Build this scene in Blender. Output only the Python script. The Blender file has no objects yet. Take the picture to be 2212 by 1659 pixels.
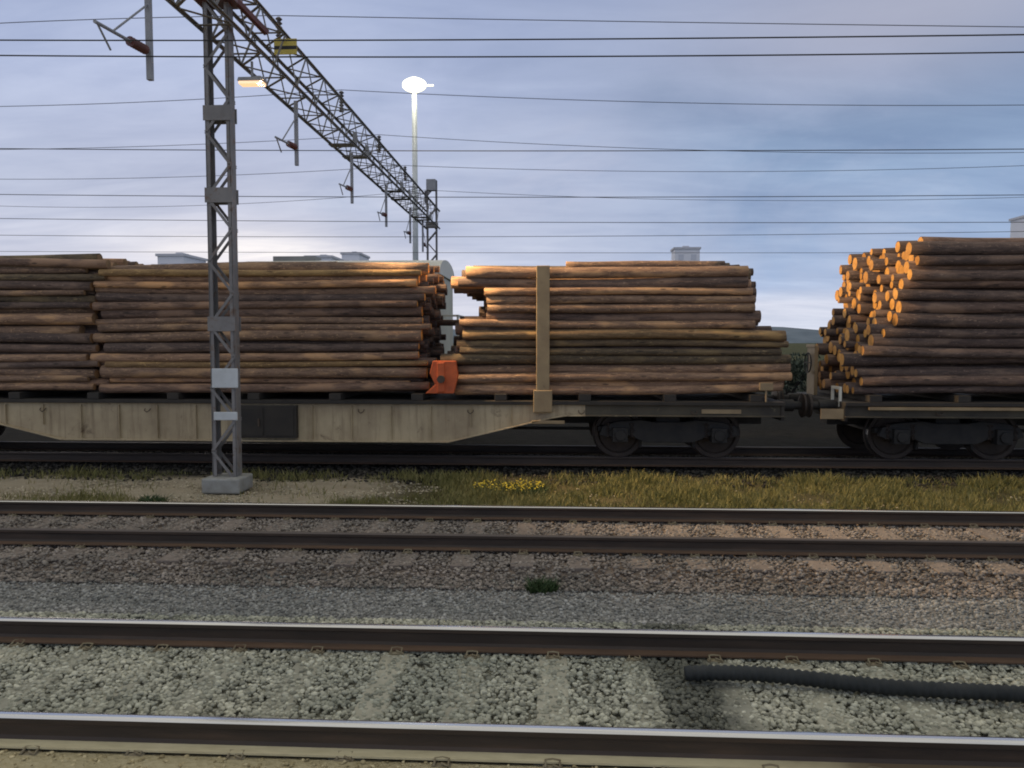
import bpy, math, random
import numpy as np
from mathutils import Vector, Matrix
random.seed(11); rng = np.random.default_rng(7)
S = bpy.context.scene
COL = S.collection
PI = math.pi
EYE = 2.2
YAW, PITCH, FOC = math.radians(3.0), math.radians(3.24), 1662.0

# ------------------------------------------------------------------ camera
cam = bpy.data.cameras.new('camera'); camo = bpy.data.objects.new('camera', cam); COL.objects.link(camo)
cam.sensor_width = 36; cam.lens = FOC/2212*36; cam.clip_end = 6000; cam.clip_start = 0.05
camo.location = (0, 0, EYE); camo.rotation_euler = (PI/2-PITCH, 0, YAW)
S.camera = camo
ROT = camo.rotation_euler.to_matrix()

def at(px, py, Y):
    """world point at distance Y from the window for a picture position"""
    d = ROT @ Vector(((px-1106)/FOC, -(py-829.5)/FOC, -1))
    return Vector((0, 0, EYE)) + d*(Y/d.y)

# ------------------------------------------------------------------ materials
def mat(name):
    m = bpy.data.materials.new(name); m.use_nodes = True
    nt = m.node_tree; b = nt.nodes['Principled BSDF']
    return m, nt, b
def nd(nt, t, **kw):
    n = nt.nodes.new(t)
    for k, v in kw.items():
        if hasattr(n, k) and not k.startswith('i_'): setattr(n, k, v)
    return n
def math_n(nt, op, a, b=None, clamp=False):
    n = nt.nodes.new('ShaderNodeMath'); n.operation = op; n.use_clamp = clamp
    for i, v in enumerate((a, b)):
        if v is None: continue
        if isinstance(v, (int, float)): n.inputs[i].default_value = v
        else: nt.links.new(v, n.inputs[i])
    return n.outputs[0]
def noise(nt, vec, scale, detail=4, rough=.55, dist=0):
    n = nt.nodes.new('ShaderNodeTexNoise'); n.inputs['Scale'].default_value = scale
    n.inputs['Detail'].default_value = detail; n.inputs['Roughness'].default_value = rough
    n.inputs['Distortion'].default_value = dist
    if vec is not None: nt.links.new(vec, n.inputs['Vector'])
    return n.outputs['Fac']
def ramp(nt, fac, stops, interp='LINEAR'):
    n = nt.nodes.new('ShaderNodeValToRGB'); e = n.color_ramp.elements; n.color_ramp.interpolation = interp
    while len(e) < len(stops): e.new(.5)
    for el, (p, c) in zip(e, stops):
        el.position = p; el.color = (c[0], c[1], c[2], 1) if hasattr(c, '__len__') else (c, c, c, 1)
    nt.links.new(fac, n.inputs[0]); return n.outputs[0]
def mixc(nt, fac, a, b, mode='MIX'):
    n = nt.nodes.new('ShaderNodeMix'); n.data_type = 'RGBA'; n.blend_type = mode
    for i, v in ((0, fac), (6, a), (7, b)):
        if isinstance(v, (int, float)): n.inputs[i].default_value = v
        elif isinstance(v, tuple): n.inputs[i].default_value = (v[0], v[1], v[2], 1)
        else: nt.links.new(v, n.inputs[i])
    return n.outputs[2]
def mapping(nt, out, scale=(1, 1, 1), loc=(0, 0, 0)):
    n = nt.nodes.new('ShaderNodeMapping'); n.inputs['Scale'].default_value = scale; n.inputs['Location'].default_value = loc
    nt.links.new(out, n.inputs['Vector']); return n.outputs[0]
def coord(nt, which='Object'):
    return nt.nodes.new('ShaderNodeTexCoord').outputs[which]
def worldpos(nt):
    return nt.nodes.new('ShaderNodeNewGeometry').outputs['Position']
def objrand(nt):
    return nt.nodes.new('ShaderNodeObjectInfo').outputs['Random']
def bump(nt, b, h, strength=.4, dist=.02):
    n = nt.nodes.new('ShaderNodeBump'); n.inputs['Strength'].default_value = strength; n.inputs['Distance'].default_value = dist
    nt.links.new(h, n.inputs['Height']); nt.links.new(n.outputs[0], b.inputs['Normal'])
def sep(nt, v):
    n = nt.nodes.new('ShaderNodeSeparateXYZ'); nt.links.new(v, n.inputs[0]); return n.outputs

def worn(name, c1, c2, rough=.6, metal=0., scale=3., stretch=(1, 1, 1), bstr=.15, rust=None, rustamt=.5, runs=None):
    m, nt, b = mat(name)
    v = mapping(nt, worldpos(nt), stretch)
    f = noise(nt, v, scale, 6, .6)
    c = ramp(nt, f, [(.32, c1), (.68, c2)])
    if runs:
        f3 = noise(nt, mapping(nt, worldpos(nt), (5, 5, .35)), 2.2, 6, .7)
        c = mixc(nt, ramp(nt, f3, [(.5, 0.), (.72, .75)]), c, runs)
    if rust:
        f2 = noise(nt, v, scale*2.3, 8, .7, .5)
        c = mixc(nt, ramp(nt, f2, [(rustamt, 0.), (rustamt+.12, 1.)]), c, rust)
    nt.links.new(c, b.inputs['Base Color'])
    b.inputs['Roughness'].default_value = rough; b.inputs['Metallic'].default_value = metal
    bump(nt, b, noise(nt, v, scale*9, 4), bstr, .01)
    return m

M = {}
M['galv'] = worn('galvanised_steel', (.24, .245, .265), (.36, .37, .39), .6, .1, 2.5, rust=(.2, .14, .11), rustamt=.64)
M['truss'] = worn('weathered_truss_steel', (.17, .165, .155), (.28, .265, .24), .65, .1, 2.0, rust=(.17, .11, .075), rustamt=.6)
M['mast'] = worn('brown_grey_mast_steel', (.17, .165, .165), (.26, .25, .245), .65, .1, 2.2, rust=(.17, .115, .085), rustamt=.55)
M['wire'] = worn('dark_copper_wire', (.018, .018, .022), (.035, .033, .035), .5, .4, 1.)
M['redbrown'] = worn('red_brown_insulator', (.16, .055, .045), (.10, .035, .03), .3, 0, 6)
M['insulator'] = worn('grey_porcelain', (.09, .085, .09), (.15, .14, .14), .3, 0, 6)
M['yellow'] = worn('yellow_paint', (.62, .50, .10), (.52, .40, .07), .5, 0, 3)
M['black'] = worn('black_paint', (.012, .012, .013), (.025, .025, .026), .6, 0, 5)
M['white'] = worn('white_enamel', (.62, .66, .68), (.5, .53, .54), .45, 0, 4, rust=(.25, .2, .16), rustamt=.66)
M['concrete'] = worn('pale_concrete', (.36, .37, .36), (.27, .27, .25), .9, 0, 6, bstr=.4)
M['chassis'] = worn('olive_tan_wagon_paint', (.52, .43, .275), (.33, .26, .165), .65, 0, 1.3, rust=(.15, .105, .065), rustamt=.6, runs=(.19, .135, .08))
M['sill_end'] = worn('grimy_olive_sill_end', (.10, .085, .055), (.04, .035, .028), .75, 0, 1.1, rust=(.26, .22, .13), rustamt=.6)
M['chassis_dark'] = worn('dark_wagon_paint', (.045, .038, .030), (.022, .020, .018), .75, 0, 2.2)  # dark tone of deck, bearers and headstocks
M['bogie'] = worn('sooty_bogie_steel', (.016, .016, .016), (.034, .031, .027), .7, .1, 5, rust=(.05, .036, .024), rustamt=.62)
M['wheel'] = worn('rusty_wheel_steel', (.035, .027, .022), (.06, .044, .034), .6, .3, 5)
M['tread'] = worn('bright_wheel_tread', (.3, .3, .3), (.2, .2, .2), .3, .9, 5)
M['stake'] = worn('tan_stake_paint', (.36, .27, .15), (.25, .18, .10), .6, 0, 3, rust=(.12, .075, .045), rustamt=.62)
M['stake_dark'] = worn('rusty_stake_steel', (.10, .068, .046), (.055, .04, .03), .7, 0, 4)
M['orange'] = worn('orange_red_paint', (.62, .125, .03), (.42, .08, .022), .6, 0, 5, rust=(.2, .06, .03), rustamt=.6)
M['cream'] = worn('cream_wagon_paint', (.56, .55, .42), (.45, .43, .33), .55, 0, .8, (1, 1, .3), rust=(.25, .2, .14), rustamt=.68)
M['cream_pale'] = worn('pale_cream_trim', (.68, .67, .58), (.6, .58, .48), .5, 0, 2)
M['roofgrey'] = worn('grey_roof', (.27, .28, .27), (.2, .2, .2), .6, 0, 1)
M['rubber'] = worn('black_corrugated_rubber', (.012, .016, .018), (.03, .034, .035), .75, 0, 8)
M['block'] = worn('lavender_grey_render', (.82, .83, .90), (.78, .79, .86), .8, 0, .1)
M['blockroof'] = worn('grey_roof_felt', (.62, .63, .7), (.55, .56, .62), .8, 0, .1)
m, nt, b = mat('window_glass'); b.inputs['Base Color'].default_value = (.6, .62, .7, 1); b.inputs['Roughness'].default_value = .12; M['glass'] = m

def emit(name, col, s):
    m, nt, b = mat(name); b.inputs['Base Color'].default_value = (.8, .8, .8, 1)
    b.inputs['Emission Color'].default_value = (*col, 1); b.inputs['Emission Strength'].default_value = s; return m
M['lamp_white'] = emit('white_floodlight_glass', (1, .94, .66), 1.5)
M['lamp_warm'] = emit('warm_lamp_glass', (1, .60, .30), 1.1)

# rails
m, nt, b = mat('rusty_rail_side'); v = mapping(nt, worldpos(nt), (.35, 3, 3))
c = ramp(nt, noise(nt, v, 4, 6, .6), [(.3, (.03, .022, .017)), (.55, (.052, .036, .026)), (.75, (.085, .055, .037))])
nt.links.new(c, b.inputs['Base Color']); b.inputs['Roughness'].default_value = .62; bump(nt, b, noise(nt, worldpos(nt), 60, 4), .3, .004); M['rail'] = m
m, nt, b = mat('polished_rail_head'); v = mapping(nt, worldpos(nt), (.6, 40, 1))
c = ramp(nt, noise(nt, v, 2, 4), [(.3, (.62, .62, .63)), (.7, (.78, .78, .78))]); nt.links.new(c, b.inputs['Base Color'])
b.inputs['Metallic'].default_value = 1; b.inputs['Roughness'].default_value = .2
nt.links.new(ramp(nt, noise(nt, v, 3, 3), [(.3, .13), (.7, .27)]), b.inputs['Roughness']); M['railtop'] = m
m, nt, b = mat('dull_rail_head'); b.inputs['Base Color'].default_value = (.13, .11, .10, 1); b.inputs['Metallic'].default_value = .6; b.inputs['Roughness'].default_value = .55; M['raildull'] = m
M['railfoot'] = worn('rust_brown_rail_foot', (.14, .085, .052), (.085, .055, .036), .85, 0, 4, (.5, 3, 3))
M['clip'] = worn('dusty_clip_steel', (.30, .26, .17), (.20, .16, .10), .85, 0, 12)
m, nt, b = mat('dusty_window_lit_rail_foot'); p = worldpos(nt); x = sep(nt, p)[0]
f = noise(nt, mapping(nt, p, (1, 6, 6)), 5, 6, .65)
base = ramp(nt, f, [(.3, (.50, .44, .27)), (.7, (.66, .59, .38))])  # dust colour with warm train window light painted in
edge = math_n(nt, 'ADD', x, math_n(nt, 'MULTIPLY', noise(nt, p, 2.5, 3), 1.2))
glow_end = math_n(nt, 'MULTIPLY', math_n(nt, 'SUBTRACT', edge, 1.75), 1.6, True)  # painted window glow ends towards the right, brown foot beyond
c = mixc(nt, glow_end, base, (.15, .11, .065)); nt.links.new(c, b.inputs['Base Color']); b.inputs['Roughness'].default_value = .9
bump(nt, b, f, .3, .01); M['raildust_glow'] = m

# bark, cut wood
def bark(name, c1, c2, c3, lite):
    m, nt, b = mat(name); o = coord(nt); r = objrand(nt)
    off = nt.nodes.new('ShaderNodeVectorMath'); off.operation = 'ADD'; nt.links.new(o, off.inputs[0])
    cmb = nt.nodes.new('ShaderNodeCombineXYZ'); nt.links.new(math_n(nt, 'MULTIPLY', r, 60), cmb.inputs[0]); nt.links.new(math_n(nt, 'MULTIPLY', r, 37), cmb.inputs[1])
    nt.links.new(cmb.outputs[0], off.inputs[1]); v = off.outputs[0]
    f = noise(nt, mapping(nt, v, (1.3, 11, 11)), 2.2, 7, .65, .3)
    c = ramp(nt, f, [(.28, c1), (.5, c2), (.72, c3)])
    big = noise(nt, mapping(nt, v, (.9, 3, 3)), 1.3, 3, .5)
    c = mixc(nt, ramp(nt, big, [(.53, 0.), (.62, 1.)]), c, lite)
    tint = ramp(nt, r, [(0., (.62, .60, .62)), (.5, (1., .97, .95)), (.85, (1.35, 1.22, 1.1)), (1., (1.9, 1.6, 1.25))])
    c = mixc(nt, 1., c, tint, 'MULTIPLY')
    c = mixc(nt, .3, c, mixc(nt, f, c1, c2))
    fl = noise(nt, mapping(nt, v, (3.2, 13, 13)), 3.1, 8, .75, .8)
    c = mixc(nt, ramp(nt, fl, [(.57, 0.), (.63, .9)]), c, tuple(min(1, q*1.35) for q in lite))
    c = mixc(nt, ramp(nt, fl, [(.30, .8), (.37, 0.)]), c, tuple(q*.6 for q in c1))
    kv = nt.nodes.new('ShaderNodeTexVoronoi'); kv.inputs['Scale'].default_value = 2.3; nt.links.new(mapping(nt, v, (1, 4, 4)), kv.inputs['Vector'])
    c = mixc(nt, ramp(nt, kv.outputs['Distance'], [(.10, .75), (.17, 0.)]), c, tuple(q*.7 for q in c1))
    nt.links.new(c, b.inputs['Base Color']); b.inputs['Roughness'].default_value = .82
    h = noise(nt, mapping(nt, v, (5, 16, 16)), 4, 6, .7); bump(nt, b, h, .55, .025); return m
M['bark'] = bark('brown_pine_bark', (.075, .050, .036), (.26, .170, .115), (.42, .285, .195), (.54, .345, .19))
M['bark_dark'] = bark('dark_spruce_bark', (.040, .030, .027), (.125, .088, .073), (.21, .150, .122), (.27, .19, .14))
M['bark_olive'] = bark('greenish_birch_bark', (.040, .032, .022), (.14, .104, .064), (.23, .175, .11), (.30, .22, .11))
M['bark_gold'] = bark('golden_peeled_pine', (.12, .07, .035), (.36, .23, .10), (.50, .34, .16), (.56, .37, .15))
m, nt, b = mat('sawn_wood_end'); o = coord(nt); r = objrand(nt)
s = sep(nt, o); d = math_n(nt, 'SQRT', math_n(nt, 'ADD', math_n(nt, 'MULTIPLY', s[1], s[1]), math_n(nt, 'MULTIPLY', s[2], s[2])))
rings = math_n(nt, 'SINE', math_n(nt, 'MULTIPLY', math_n(nt, 'ADD', d, math_n(nt, 'MULTIPLY', noise(nt, o, 6, 3), .02)), 520))
c = ramp(nt, math_n(nt, 'ADD', math_n(nt, 'MULTIPLY', rings, .16), noise(nt, mapping(nt, worldpos(nt), (1, 1, 1)), 9, 5)), [(.3, (.60, .28, .055)), (.7, (.90, .50, .13))])
c = mixc(nt, 1., c, ramp(nt, r, [(0, (.7, .62, .55)), (.5, (1, .95, .9)), (1, (1.1, 1.05, 1.))]), 'MULTIPLY')
nt.links.new(c, b.inputs['Base Color']); b.inputs['Roughness'].default_value = .8; bump(nt, b, noise(nt, o, 40, 4), .2, .005); M['cut'] = m
M['cut_dull'] = worn('weathered_wood_end', (.20, .12, .06), (.32, .20, .10), .85, 0, 9)

# ground: zones of gravel, brown ballast, sand and soil lying across the tracks
m, nt, b = mat('yard_ground'); p = worldpos(nt); s = sep(nt, p)
wob = math_n(nt, 'MULTIPLY', math_n(nt, 'SUBTRACT', noise(nt, mapping(nt, p, (.5, 1, 1)), 1.1, 5), .5), 1.1)
yy = math_n(nt, 'ADD', s[1], wob)
n1 = noise(nt, p, 3, 8, .65); n2 = noise(nt, p, 28, 5, .7)
def pair(a, bb): return ramp(nt, math_n(nt, 'ADD', math_n(nt, 'MULTIPLY', n1, .6), math_n(nt, 'MULTIPLY', n2, .4)), [(.35, a), (.65, bb)])
pale = pair((.25, .245, .195), (.37, .365, .295)); grey = pair((.19, .188, .18), (.29, .287, .275))
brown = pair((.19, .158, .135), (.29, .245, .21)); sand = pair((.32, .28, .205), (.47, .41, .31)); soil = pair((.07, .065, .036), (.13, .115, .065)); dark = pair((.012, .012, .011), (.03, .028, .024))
def step(y0, w): return math_n(nt, 'MULTIPLY', math_n(nt, 'SUBTRACT', yy, y0-w/2), 1/w, True)
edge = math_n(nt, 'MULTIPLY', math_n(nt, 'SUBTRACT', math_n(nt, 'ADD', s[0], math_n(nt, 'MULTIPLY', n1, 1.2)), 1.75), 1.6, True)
verge = mixc(nt, edge, pair((.44, .38, .23), (.58, .51, .33)), pair((.16, .125, .075), (.27, .22, .14)))  # window light pool painted into the ground beside the nearest rail
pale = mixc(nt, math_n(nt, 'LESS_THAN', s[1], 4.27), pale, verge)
c = mixc(nt, step(6.3, .3), pale, grey); c = mixc(nt, step(7.55, .7), c, brown)
xl = math_n(nt, 'MULTIPLY', math_n(nt, 'ADD', math_n(nt, 'ADD', s[0], math_n(nt, 'MULTIPLY', wob, 2.5)), 3.6), .6, True)
c = mixc(nt, step(10.7, .4), c, mixc(nt, xl, sand, soil)); c = mixc(nt, step(13.6, .35), c, dark)  # dark tone paints in the shade under and behind the wagons
c = mixc(nt, step(45, 20), c, pair((.06, .065, .035), (.11, .11, .06)))
nt.links.new(c, b.inputs['Base Color']); b.inputs['Roughness'].default_value = 1; b.inputs['Specular IOR Level'].default_value = .05
vor = nt.nodes.new('ShaderNodeTexVoronoi'); vor.inputs['Scale'].default_value = 26; nt.links.new(p, vor.inputs['Vector'])
bump(nt, b, math_n(nt, 'ADD', vor.outputs['Distance'], n2), .7, .03); M['ground'] = m

def stone(name, a, bb, smudge=None):
    m, nt, b = mat(name); at_ = nt.nodes.new('ShaderNodeAttribute'); at_.attribute_name = 'shade'
    p = worldpos(nt); c = ramp(nt, at_.outputs['Fac'], [(0, tuple(x*.62 for x in a)), (.25, a), (.8, bb), (1, tuple(x*1.3 for x in bb))])
    big = noise(nt, mapping(nt, p, (.45, 1.3, 1)), 1.6, 4, .6)
    c = mixc(nt, 1., c, ramp(nt, big, [(.3, (.74, .77, .76)), (.7, (1.18, 1.16, 1.12))]), 'MULTIPLY')
    if smudge:
        s = sep(nt, p); dx = math_n(nt, 'ABSOLUTE', math_n(nt, 'SUBTRACT', s[0], smudge[0]))
        e = math_n(nt, 'ADD', dx, math_n(nt, 'MULTIPLY', math_n(nt, 'SUBTRACT', noise(nt, p, 5, 4), .5), .5))
        f = math_n(nt, 'MULTIPLY', math_n(nt, 'SUBTRACT', smudge[1], e), 6, True)
        c = mixc(nt, math_n(nt, 'MULTIPLY', f, .72), c, (.045, .05, .045))
    nt.links.new(c, b.inputs['Base Color']); b.inputs['Roughness'].default_value = .95; b.inputs['Specular IOR Level'].default_value = .15
    bump(nt, b, noise(nt, p, 90, 3), .35, .006); return m
SMUDGE = (.95, .34)  # darker smudge across stones and sleepers of the nearest track
M['st_pale'] = stone('pale_dusty_ballast', (.35, .348, .285), (.50, .495, .41), SMUDGE)
M['st_tan'] = stone('tan_window_lit_ballast', (.40, .33, .19), (.56, .48, .30))  # warm window light put into the stone colour
M['st_grey'] = stone('grey_gravel', (.22, .22, .212), (.35, .348, .335))
M['st_brown'] = stone('rust_brown_ballast', (.205, .178, .157), (.305, .27, .24))
M['st_dark'] = stone('shaded_dark_ballast', (.035, .033, .03), (.08, .073, .062))  # stone colour darkened to hold the shade under the wagons
M['st_sand'] = stone('sandy_gravel', (.36, .315, .23), (.52, .46, .35))

def sleeper_mat(name, a, bb, smudge=None):
    m, nt, b = mat(name); p = worldpos(nt); r = objrand(nt)
    c = ramp(nt, noise(nt, mapping(nt, p, (2, .8, 1)), 5, 8, .65), [(.3, a), (.7, bb)])
    c = mixc(nt, 1., c, ramp(nt, r, [(0, (.8, .8, .8)), (1, (1.12, 1.1, 1.08))]), 'MULTIPLY')
    if smudge:
        s = sep(nt, p); e = math_n(nt, 'ADD', math_n(nt, 'ABSOLUTE', math_n(nt, 'SUBTRACT', s[0], smudge[0])), math_n(nt, 'MULTIPLY', math_n(nt, 'SUBTRACT', noise(nt, p, 5, 4), .5), .5))
        c = mixc(nt, math_n(nt, 'MULTIPLY', math_n(nt, 'MULTIPLY', math_n(nt, 'SUBTRACT', smudge[1], e), 6, True), .6), c, (.05, .055, .05))
    nt.links.new(c, b.inputs['Base Color']); b.inputs['Roughness'].default_value = .9; bump(nt, b, noise(nt, p, 40, 5), .4, .008); return m
M['sl_conc'] = sleeper_mat('weathered_concrete_sleeper', (.29, .285, .225), (.42, .41, .33), SMUDGE)
M['sl_wood'] = sleeper_mat('rust_stained_sleeper', (.165, .138, .118), (.25, .212, .185))

def leafy(name, a, bb, cc):
    m, nt, b = mat(name); at_ = nt.nodes.new('ShaderNodeAttribute'); at_.attribute_name = 'shade'
    nt.links.new(ramp(nt, at_.outputs['Fac'], [(0, a), (.5, bb), (1, cc)]), b.inputs['Base Color']); b.inputs['Roughness'].default_value = .75; return m
M['grass'] = leafy('olive_yard_grass', (.085, .10, .026), (.20, .19, .058), (.34, .295, .13))
M['weed'] = leafy('dark_green_weed', (.02, .045, .012), (.04, .08, .022), (.075, .11, .04))
M['flower'] = leafy('yellow_blossom', (.55, .42, .03), (.62, .5, .04), (.7, .58, .08))
M['bush'] = leafy('dusky_bush_leaves', (.03, .045, .03), (.05, .07, .045), (.08, .10, .07))
m, nt, b = mat('haze_tinted_hill_forest'); p = worldpos(nt)
nt.links.new(ramp(nt, noise(nt, p, .05, 6), [(.3, (.10, .135, .17)), (.7, (.17, .21, .25))]), b.inputs['Base Color']); b.inputs['Roughness'].default_value = 1; M['hill'] = m  # distance haze put into the bluish forest colour

# ------------------------------------------------------------------ mesh helpers
class MB:
    def __init__(s): s.v = []; s.f = []; s.m = []
    def box(s, x0, x1, y0, y1, z0, z1, mi=0):
        n = len(s.v); s.v += [(x0, y0, z0), (x1, y0, z0), (x1, y1, z0), (x0, y1, z0), (x0, y0, z1), (x1, y0, z1), (x1, y1, z1), (x0, y1, z1)]
        s.f += [tuple(n+i for i in q) for q in ((0, 3, 2, 1), (4, 5, 6, 7), (0, 1, 5, 4), (1, 2, 6, 5), (2, 3, 7, 6), (3, 0, 4, 7))]; s.m += [mi]*6; return s
    def cbox(s, x, y, z, dx, dy, dz, mi=0): return s.box(x-dx/2, x+dx/2, y-dy/2, y+dy/2, z-dz/2, z+dz/2, mi)
    def bar(s, a, b, w, h=None, mi=0):
        a, b = Vector(a), Vector(b); h = h or w; d = (b-a).normalized()
        up = Vector((0, 0, 1)) if abs(d.z) < .9 else Vector((1, 0, 0))
        u = d.cross(up).normalized()*w/2; t = u.cross(d).normalized()*h/2; n = len(s.v)
        for p in (a, b):
            for q in (-u-t, u-t, u+t, -u+t): s.v.append(tuple(p+q))
        s.f += [tuple(n+i for i in q) for q in ((3, 2, 1, 0), (4, 5, 6, 7), (0, 1, 5, 4), (1, 2, 6, 5), (2, 3, 7, 6), (3, 0, 4, 7))]; s.m += [mi]*6; return s
    def tube(s, pts, r, n=10, mi=0, cap=True):
        pts = [Vector(p) for p in pts]; k = len(pts); rr = r if hasattr(r, '__len__') else [r]*k
        base = len(s.v); ref = None
        for i, p in enumerate(pts):
            d = (pts[min(i+1, k-1)]-pts[max(i-1, 0)]).normalized()
            up = Vector((0, 0, 1)) if abs(d.z) < .9 else Vector((1, 0, 0))
            u = d.cross(up).normalized(); w = u.cross(d).normalized()
            for j in range(n):
                a = 2*PI*j/n; s.v.append(tuple(p+(u*math.cos(a)+w*math.sin(a))*rr[i]))
        for i in range(k-1):
            for j in range(n):
                a = base+i*n+j; b2 = base+i*n+(j+1) % n; s.f.append((a, b2, b2+n, a+n)); s.m.append(mi)
        if cap:
            s.f.append(tuple(base+j for j in reversed(range(n)))); s.f.append(tuple(base+(k-1)*n+j for j in range(n))); s.m += [mi]*2
        return s
    def prism_y(s, prof, y0, y1, mi=0):      # profile of (x, z)
        n = len(s.v); k = len(prof)
        s.v += [(x, y0, z) for x, z in prof]+[(x, y1, z) for x, z in prof]
        s.f.append(tuple(range(n, n+k))); s.f.append(tuple(reversed(range(n+k, n+2*k)))); s.m += [mi]*2
        for i in range(k): j = (i+1) % k; s.f.append((n+j, n+i, n+k+i, n+k+j)); s.m.append(mi)
        return s
    def prism_x(s, prof, xs, mis=None, mi=0):     # profile of (y, z)
        n = len(s.v); k = len(prof)
        for x in xs: s.v += [(x, y, z) for y, z in prof]
        for q in range(len(xs)-1):
            for i in range(k):
                j = (i+1) % k; s.f.append((n+q*k+i, n+q*k+j, n+(q+1)*k+j, n+(q+1)*k+i)); s.m.append(mis[i] if mis else mi)
        s.f.append(tuple(reversed(range(n, n+k)))); s.f.append(tuple(range(n+(len(xs)-1)*k, n+len(xs)*k))); s.m += [mi]*2; return s
    def mesh(s, name, mats, smooth=False):
        me = bpy.data.meshes.new(name); me.from_pydata(s.v, [], s.f)
        for x in mats: me.materials.append(x)
        me.polygons.foreach_set('material_index', s.m)
        if smooth: me.polygons.foreach_set('use_smooth', [True]*len(s.f))
        me.update()
        import bmesh
        bm = bmesh.new(); bm.from_mesh(me); bmesh.ops.recalc_face_normals(bm, faces=bm.faces); bm.to_mesh(me); bm.free()
        return me
    def build(s, name, mats, parent=None, loc=(0, 0, 0), smooth=False, bevel=0):
        if not isinstance(mats, (list, tuple)): mats = [mats]
        o = bpy.data.objects.new(name, s.mesh(name, mats, smooth)); COL.objects.link(o); o.location = loc; o.parent = parent
        if bevel:
            bv = o.modifiers.new('bevel', 'BEVEL'); bv.width = bevel; bv.segments = 2; bv.limit_method = 'ANGLE'
        return o
def tag(o, label=None, cat=None, group=None, kind=None):
    for k, v in (('label', label), ('category', cat), ('group', group), ('kind', kind)):
        if v: o[k] = v
    return o
def empty(name, loc=(0, 0, 0), **kw):
    o = bpy.data.objects.new(name, None); o.empty_display_size = .2; COL.objects.link(o); o.location = loc; return tag(o, **kw)
def copy_tree(o, parent=None):
    c = o.copy(); COL.objects.link(c); c.parent = parent
    for ch in o.children: copy_tree(ch, c)
    return c
def np_mesh(name, verts, faces, mats, shade=None, smooth=False):
    me = bpy.data.meshes.new(name); nv, (nf, k) = len(verts), faces.shape
    me.vertices.add(nv); me.vertices.foreach_set('co', verts.astype(np.float32).ravel())
    me.loops.add(nf*k); me.loops.foreach_set('vertex_index', faces.astype(np.int32).ravel())
    me.polygons.add(nf); me.polygons.foreach_set('loop_start', np.arange(0, nf*k, k, dtype=np.int32))
    me.polygons.foreach_set('loop_total', np.full(nf, k, dtype=np.int32))
    if smooth: me.polygons.foreach_set('use_smooth', np.ones(nf, dtype=bool))
    me.materials.append(mats)
    if shade is not None:
        a = me.attributes.new('shade', 'FLOAT', 'POINT'); a.data.foreach_set('value', shade.astype(np.float32))
    me.update(calc_edges=True)
    o = bpy.data.objects.new(name, me); COL.objects.link(o); return o

# ------------------------------------------------------------------ ground
def gz(y):
    """height of the ground across the tracks"""
    pts = [(-60, -.3), (3.2, -.185), (4.18, -.185), (4.34, -.23), (6.4, -.23), (6.95, -.29), (7.75, -.30), (8.1, -.235), (10.6, -.235), (11.1, -.33), (13.1, -.33), (13.8, -.25), (17, -.25), (3000, -.25)]
    return float(np.interp(y, [q[0] for q in pts], [q[1] for q in pts]))
xs = np.concatenate([[-3000, -400, -100, -40], np.arange(-24, 24.1, .5), [40, 100, 400, 3000]])
ys = np.concatenate([[-60, 0, 3], np.arange(3.4, 4.1, .2), np.arange(4.1, 4.5, .04), np.arange(4.6, 18, .2), [20, 25, 30, 45, 80, 200, 800, 3000]])
gv = []
for y in ys:
    for x in xs:
        gv.append((x, y, gz(y)+(.03*math.sin(x*1.7+y*2.3)*math.sin(y*3.1-x*.6) if 10.9 < y < 13.7 else 0)))
nx = len(xs); gf = np.array([(j*nx+i, j*nx+i+1, (j+1)*nx+i+1, (j+1)*nx+i) for j in range(len(ys)-1) for i in range(nx-1)])
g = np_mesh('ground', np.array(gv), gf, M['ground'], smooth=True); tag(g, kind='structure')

# ------------------------------------------------------------------ loose stones
phi = (1+5**.5)/2
ICO = np.array([(-1, phi, 0), (1, phi, 0), (-1, -phi, 0), (1, -phi, 0), (0, -1, phi), (0, 1, phi), (0, -1, -phi), (0, 1, -phi), (phi, 0, -1), (phi, 0, 1), (-phi, 0, -1), (-phi, 0, 1)])/1.9
ICF = np.array([(0, 11, 5), (0, 5, 1), (0, 1, 7), (0, 7, 10), (0, 10, 11), (1, 5, 9), (5, 11, 4), (11, 10, 2), (10, 7, 6), (7, 1, 8), (3, 9, 4), (3, 4, 2), (3, 2, 6), (3, 6, 8), (3, 8, 9), (4, 9, 5), (2, 4, 11), (6, 2, 10), (8, 6, 7), (9, 8, 1)])
def stones(name, x, y, z, size, matl):
    n = len(x); V = ICO[None]*(1+rng.uniform(-.28, .28, (n, 12, 1)))
    sc = size[:, None]*np.stack([rng.uniform(.75, 1.3, n), rng.uniform(.75, 1.2, n), rng.uniform(.5, .85, n)], 1)
    V = V*sc[:, None, :]
    a = rng.uniform(0, 2*PI, n); t = rng.uniform(-.5, .5, n)
    ct, st = np.cos(t)[:, None], np.sin(t)[:, None]; yv = V[..., 1]*ct-V[..., 2]*st; zv = V[..., 1]*st+V[..., 2]*ct
    ca, sa = np.cos(a)[:, None], np.sin(a)[:, None]; xv = V[..., 0]*ca-yv*sa; yv = V[..., 0]*sa+yv*ca
    V = np.stack([xv+x[:, None], yv+y[:, None], zv+z[:, None]], 2).reshape(-1, 3)
    F = (ICF[None]+12*np.arange(n)[:, None, None]).reshape(-1, 3)
    return np_mesh(name, V, F, matl, np.repeat(rng.uniform(0, 1, n), 12))
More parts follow.
